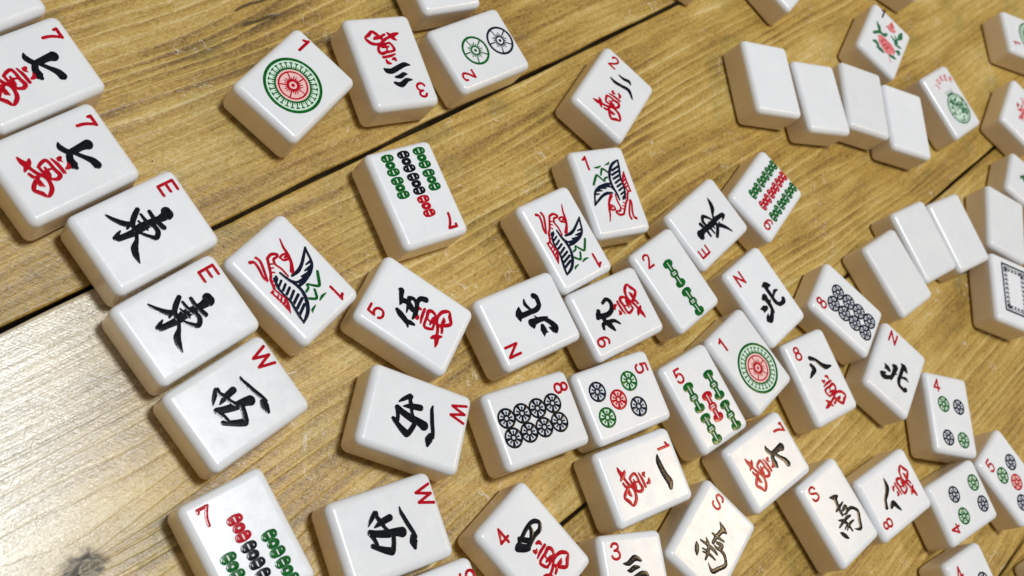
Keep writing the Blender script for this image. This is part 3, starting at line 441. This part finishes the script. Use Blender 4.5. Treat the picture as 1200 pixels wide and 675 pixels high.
def make_tile(pid, marks, idx, label, idxcol='r'):
    X, Y, A = POSE[pid]
    loc = (X * MM, Y * MM, 0.0004 * 0)
    if not marks and not idx:
        t = link('mahjong_tile', BODY, loc, A)
    else:
        t = link('mahjong_tile', None, loc, A); t.empty_display_size = 0.01
        link('tile_body', BODY, (0, 0, 0), 0, t)
    t['label'] = label; t['category'] = 'mahjong tile'; t['group'] = GROUP
    if idx:
        part(t, 'index_numeral' if idx.isdigit() else 'index_letter', cached('i' + idx + idxcol, lambda mb: strokes(mb, GLYPH[idx], idxcol), 'index_' + idx), *IDXPOS.get(pid, (-6.2, 10.4)))
    CN = {'k': 'black', 'n': 'dark blue', 'r': 'red', 'g': 'green'}
    for mk in marks:
        kind = mk[0]
        if kind == 'char': part(t, 'brush_character', cached(mk[1], lambda mb: strokes(mb, S[mk[1]], 'k', bold={'west': 1.36, 'south': 1.1, 'five': 1.2}.get(mk[1], 1.28)), 'brush_character'), label='black brush character')
        elif kind == 'wan': part(t, 'suit_character', cached('wan', lambda mb: strokes(mb, [[(x, y, w * 1.22) for x, y, w in s_] for s_ in S['wan']], 'r', bold=1.1), 'suit_character'), *WANPOS.get(pid, (0, 0)), label='red suit character')
        elif kind == 'bird': part(t, 'bird_emblem', cached('bird', bird, 'bird_emblem'))
        elif kind == 'big': part(t, 'circle_emblem', cached('big', bigdot, 'circle_emblem'), mk[1], mk[2])
        elif kind == 'dots':
            for (x, y, c) in mk[2]:
                part(t, 'circle_mark', cached('wheel%s%.1f' % (c, mk[1]), (lambda mb: wheel2(mb, mk[1], c)) if mk[1] > 4 else (lambda mb: wheel(mb, mk[1], c)), 'circle_mark'), x, y, CN[c] + ' wheel shaped circle')
        elif kind == 'chains':
            for (x, y, c) in mk[1]: part(t, 'bamboo_mark', cached('chain' + c, lambda mb: chain(mb, c), 'bamboo_mark'), x, y, CN[c] + ' beaded bamboo stick')
        elif kind == 'bones':
            for (x, y, c) in mk[1]: part(t, 'bamboo_mark', cached('bone' + c, lambda mb: bone(mb, c), 'bamboo_mark'), x, y, CN[c] + ' bamboo stick')
        else:
            fn, nm = {'peony': (peony, 'flower_emblem'), 'joker': (joker, 'round_emblem'), 'word': (joker_word, 'joker_lettering'), 'frame': (frame, 'frame_emblem'), 'rose': (rosebush, 'flower_emblem'), 'sprig': (sprig, 'leaf_emblem'), 'leaf': (corner_leaf, 'leaf_emblem')}[kind]
            part(t, nm, cached(kind, fn, nm))
    return t

D8 = [(-2.95, 6.5, 'n'), (2.75, 6.55, 'n'), (-2.95, 0.95, 'n'), (2.75, 0.95, 'n'), (-2.95, -4.6, 'n'), (2.75, -4.5, 'n'), (-2.95, -10.1, 'n'), (2.75, -10.05, 'n')]
D8 = ('dots', 2.95, D8)
D8K = ('dots', 2.95, [(x, y, 'k') for x, y, c in D8[2]])
D5 = ('dots', 3.1, [(-3.8, 3.9, 'g'), (4.4, 3.75, 'n'), (0.3, -2.55, 'r'), (-4.0, -8.9, 'n'), (4.1, -8.95, 'g')])
D4 = ('dots', 3.0, [(-3.9, 3.4, 'g'), (4.2, 3.3, 'n'), (-4.1, -9.2, 'n'), (4.0, -9.3, 'g')])
D2 = ('dots', 5.0, [(0.1, 2.45, 'g'), (0.35, -9.0, 'n')])
D2 = ('dots', 5.0, [(0.1, 2.45, 'g'), (0.3, -8.6, 'n')])
B7 = ('chains', [(-0.55, 4.3, 'r'), (-6.0, -2.87, 'g'), (-0.5, -2.87, 'k'), (5.1, -2.87, 'g'), (-6.0, -10.06, 'g'), (-0.5, -10.06, 'k'), (5.1, -10.06, 'g')])
B9 = ('chains', [(x, y, 'r' if i == 1 else 'g') for i, x in enumerate((-6.2, -0.65, 4.85)) for y in (3.75, -3.45, -10.5)])
B5 = ('bones', [(-4.5, 2.0, 'g'), (5.6, 2.0, 'g'), (0.7, -3.5, 'r'), (-4.35, -9.0, 'g'), (5.7, -8.9, 'g')])
B2 = ('bones', [(0.4, 2.0, 'g'), (0.3, -8.9, 'g')])
def C(n): return ('char', n)
W_ = ('wan',)
WANPOS = {'w8b': (0.5, -1.3), 'w8a': (0.3, -0.6), 'w9': (0.2, -0.3)}
IDXPOS = {'d1a': (-6.4, 11.2), 'd2': (-6.6, 10.2), 'd8a': (-6.6, 11.2), 'd8b': (-6.6, 11.2), 'w4': (-5.5, 9.2), 'b5': (-5.7, 10.2), 'Wc': (-5.6, 11.6), 'Wa': (-5.6, 11.4), 'Wb': (-5.6, 11.4), 'Ea': (-7.0, 11.0), 'Eb': (-7.0, 11.0), 'Sa': (-4.7, 10.8), 'flo': (-6.0, 12.2), 'bot': (-6.7, 12.2), 'd1c': (-5.6, 9.6), 'd4c': (-5.9, 9.9)}
# ------------------------------------------------------------------ every tile on the table
TILES = [
 ('w7a', (W_, C('seven')), '7', 'tile with red 7, second from the top of the left column'),
 ('w7b', (W_, C('seven')), '7', 'tile with red 7 at the left edge, just above the two east tiles'),
 ('Ea', (C('east'),), 'E', 'white east tile with red E, upper of the two, directly below a 7 tile'),
 ('Eb', (C('east'),), 'E', 'white east tile with red E, lower of the two, directly above the W tile'),
 ('Wa', (C('west'),), 'W', 'white west tile with red W at the lower end of the left diagonal column'),
 ('ba', (("bird",),), '1', 'large bird tile right of the E tiles, its bird pointing up and left'),
 ('d1a', (("big", -0.25, -1.55),), '1', 'tile with one large green and red circle standing alone at upper left'),
 ('w3a', (W_, C('three')), '3', 'tile with three black strokes and upside down red 3, beside the two circle tile'),
 ('d2', (D2,), '2', 'tile with one green and one dark circle and red 2, at a plank gap'),
 ('top', (), '', 'tile cut by the top frame edge, showing only blank white, behind the two circle tile'),
 ('w2', (W_, C('two')), '2', 'tile with two black strokes and red 2, alone right of the plank gap'),
 ('b7a', (B7,), '7', 'upside down tile with seven bamboo sticks, alone between the bird tile and plank gap'),
 ('bb', (("bird",),), '1', 'bird tile touching another bird tile, lower left of the pair'),
 ('bc', (("bird",),), '1', 'bird tile turned upside down, its red 1 at upper left, upper of the touching pair'),
 ('Ec', (C('east'),), 'E', 'white east tile lying against the nine bamboo tile in the upper middle'),
 ('b9', (B9,), '9', 'tile with nine bamboo sticks in green, red and green columns'),
 ('w5', (W_, C('five')), '5', 'tile with black five character and red 5, tilted, right of the large bird tile'),
 ('Na', (C('north'),), 'N', 'white north tile with red N at its lower left corner, below a bird tile'),
 ('w9', (W_, C('nine')), '9', 'tile with black nine character and red 9, between a north tile and two bamboo tile'),
 ('b2', (B2,), '2', 'tile with two long green bamboo sticks and red 2'),
 ('Nb', (C('north'),), 'N', 'white north tile between the two bamboo tile and the blurred eight circle tile'),
 ('d8b', (D8,), '8', 'tile with eight dark blue circles, slightly blurred, farther right of the two eights'),
 ('Nc', (C('north'),), 'N', 'white north tile rightmost of three, touching the corner of an eight circle tile'),
 ('w8b', (W_, C('eight')), '8', 'tile with black eight strokes and upright red 8, right of the large circle tile'),
 ('d1b', (("big", 0.6, -3.4),), '1', 'tile with large green and red circle in the crowded middle right, beside five bamboo tile'),
 ('b5', (B5,), '5', 'tile with four green and one red long bamboo sticks and red 5'),
 ('d5a', (D5,), '5', 'sharp tile with five circles, red one in the middle, beside the eight circle tile'),
 ('d8a', (D8K,), '8', 'sharp tile with eight black circles in two rows, left of the five circle tile'),
 ('Wb', (C('west'),), 'W', 'white west tile below the five character tile, turned with W at its right edge'),
 ('w1', (W_, C('one')), '1', 'tile with a single black stroke and red 1, below the five circle tile'),
 ('w7c', (W_, C('seven')), '7', 'tile with red 7 at lower right, below the five bamboo tile'),
 ('Sb', (C('south'),), 'S', 'white south tile with red S, right one of two, with dark shaded left side'),
 ('w8a', (W_, C('eight')), '8', 'tile with black eight strokes and upside down red 8 near lower right'),
 ('Sa', (C('south'),), 'S', 'white south tile with warm lamp glow on its face, cut by the bottom edge'),
 ('w3b', (W_, C('three')), '3', 'tile with upright red 3 and black strokes, cut by the bottom frame edge'),
 ('w4', (W_, C('four')), '4', 'tile with curved black four character and red 4, near bottom middle'),
 ('Wc', (C('west'),), 'W', 'white west tile cut by the bottom edge, lowest of the three W tiles'),
 ('bot', (), '9', 'tile almost hidden at the bottom edge, only a white corner with red numeral showing'),
 ('b7b', (B7,), '7', 'seven bamboo tile with upright red 7, cut by the bottom edge at lower left'),
 ('d4b', (D4,), '4', 'four circle tile with red 4 upside down at its lower left, below another four'),
 ('d4a', (D4,), '4', 'four circle tile with upright red 4, right of the rightmost N tile'),
 ('d5b', (D5,), '5', 'blurred five circle tile cut by the right frame edge'),
 ('d4c', (D4,), '4', 'tile with red 4 cut by the bottom edge at far lower right'),
 ('bla', (), '', 'blank white tile, first and leftmost of the row of four blanks at upper right'),
 ('blb', (), '', 'blank white tile, second from left in the upper row of four blanks'),
 ('blc', (), '', 'blank white tile, third from left in the upper row, below the flower tile'),
 ('bld', (), '', 'blank white tile, last of the upper row of four, next to the joker tile'),
 ('jok', (("joker",), ("word",)), '', 'joker tile with red arched lettering over a round green emblem'),
 ('flo', (("peony",),), '1', 'flower tile with pink peony, green leaves and a small black 1', 'k'),
 ('ble', (), '', 'blank white tile nearest the eight circle tile, lowest of the right hand three'),
 ('blf', (), '', 'blank white tile, middle of the right hand group of three blanks'),
 ('blg', (), '', 'blank white tile, rightmost and highest of three, touching the framed tile'),
 ('blh', (), '', 'blank white tile cut by the right frame edge, just above the blue framed tile'),
 ('wd', (("frame",),), '', 'tile with an ornate dark blue rectangular frame at the right edge'),
 ('gl', (("sprig",),), '', 'tile with green leaves at the right edge, above a blank tile'),
 ('pk', (("rose",),), '', 'tile with deep pink flower print at the right edge, beside the joker tile'),
 ('d1c', (("big", 0.2, -2.6),), '1', 'tile with green circle cut off at the upper right frame corner'),
 ('f54', (("leaf",),), '', 'tile cut by the top edge, green leaf tip just visible, left of the flower tile'),
 ('t52', (), '', 'tile cut by the top edge directly behind the pink peony tile'),
 ('t53', (), '', 'tile at the top edge with only its side showing beside the long plank gap'),
 ('br', (), '', 'tile at the extreme lower right, only its tan side showing'),
 ('tl', (), '', 'white tile cut off at the top left frame corner, topmost of the left column'),
]
for args in TILES: make_tile(*args)

# ------------------------------------------------------------------ the table
tb = link('wooden_table', None, (0, 0, 0)); tb['label'] = 'rough pine plank table top with dark gaps under the white tiles'; tb['category'] = 'table'
PLK = [(-181.0, -58.0, 1), (-56.7, 65.3, 2), (66.4, 188.3, 3), (188.9, 311.0, 4)]
MATS = [wood_mat('pine_back', 11, [], [(-106.6, 171, 184, 0.7), (-112.4, 172, 200, 0.55)]),
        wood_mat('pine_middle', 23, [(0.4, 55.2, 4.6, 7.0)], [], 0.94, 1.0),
        wood_mat('pine_front', 37, [(96.0, 405.0, 3.0, 3.0)]), wood_mat('pine_edge', 58)]
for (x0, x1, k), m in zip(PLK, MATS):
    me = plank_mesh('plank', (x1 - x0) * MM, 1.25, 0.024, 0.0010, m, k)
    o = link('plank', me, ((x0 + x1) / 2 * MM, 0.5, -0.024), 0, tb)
bat = new_mat('dark_batten_wood'); g = NG(bat[1])
tc = g.n('ShaderNodeTexCoord'); g.link(g.ramp(g.noise(tc.outputs['Object'], 60.0, 4.0), [(0.3, (0.03, 0.02, 0.01)), (0.7, (0.06, 0.04, 0.02))]), bat[2].inputs['Base Color'])
for y in (0.06, 0.5, 0.94):
    link('batten', box_mesh('batten', 0.47, 0.09, 0.02, 0.001, 2, bat[0]), (0.065, y, -0.0445), 0, tb)

# ------------------------------------------------------------------ light
w = bpy.data.worlds.new('World'); scene.world = w; w.use_nodes = True
g = NG(w.node_tree); bg = w.node_tree.nodes['Background']
tc = g.n('ShaderNodeTexCoord'); sp = g.n('ShaderNodeSeparateXYZ'); g.link(tc.outputs['Generated'], sp.inputs[0])
g.link(g.ramp(g.step(sp.outputs[2], -0.1, 0.9), WORLD), bg.inputs[0]); bg.inputs[1].default_value = WSTR
def area(name, loc, tgt, size, power, col):
    L = bpy.data.lights.new(name, 'AREA'); L.shape = 'DISK'; L.size = size; L.energy = power; L.color = col
    o = bpy.data.objects.new(name, L); COL.objects.link(o); o.location = loc
    o.rotation_euler = (Vector(tgt) - Vector(loc)).to_track_quat('-Z', 'Y').to_euler()
    return o
for a in LIGHTS: area(*a)

# ------------------------------------------------------------------ camera
f, ph, ro, H = CAM
fw = Vector((0, math.cos(ph), -math.sin(ph))); r = Vector((1, 0, 0)); u = r.cross(fw)
r2 = r * math.cos(ro) + u * math.sin(ro); u2 = u * math.cos(ro) - r * math.sin(ro)
cd = bpy.data.cameras.new('camera'); cam = bpy.data.objects.new('camera', cd); COL.objects.link(cam)
cam.matrix_world = Matrix(((r2.x, u2.x, -fw.x, 0), (r2.y, u2.y, -fw.y, 0), (r2.z, u2.z, -fw.z, H * MM), (0, 0, 0, 1)))
cd.sensor_fit = 'HORIZONTAL'; cd.sensor_width = 36; cd.lens = 36 * f / 1200; cd.clip_start = 0.01; cd.clip_end = 50
cd.dof.use_dof = True; cd.dof.focus_distance = FOCUS; cd.dof.aperture_fstop = FSTOP
scene.camera = cam
scene.render.resolution_x = 1024; scene.render.resolution_y = 576
scene.view_settings.view_transform = 'Standard'; scene.view_settings.look = 'None'; scene.view_settings.exposure = 0
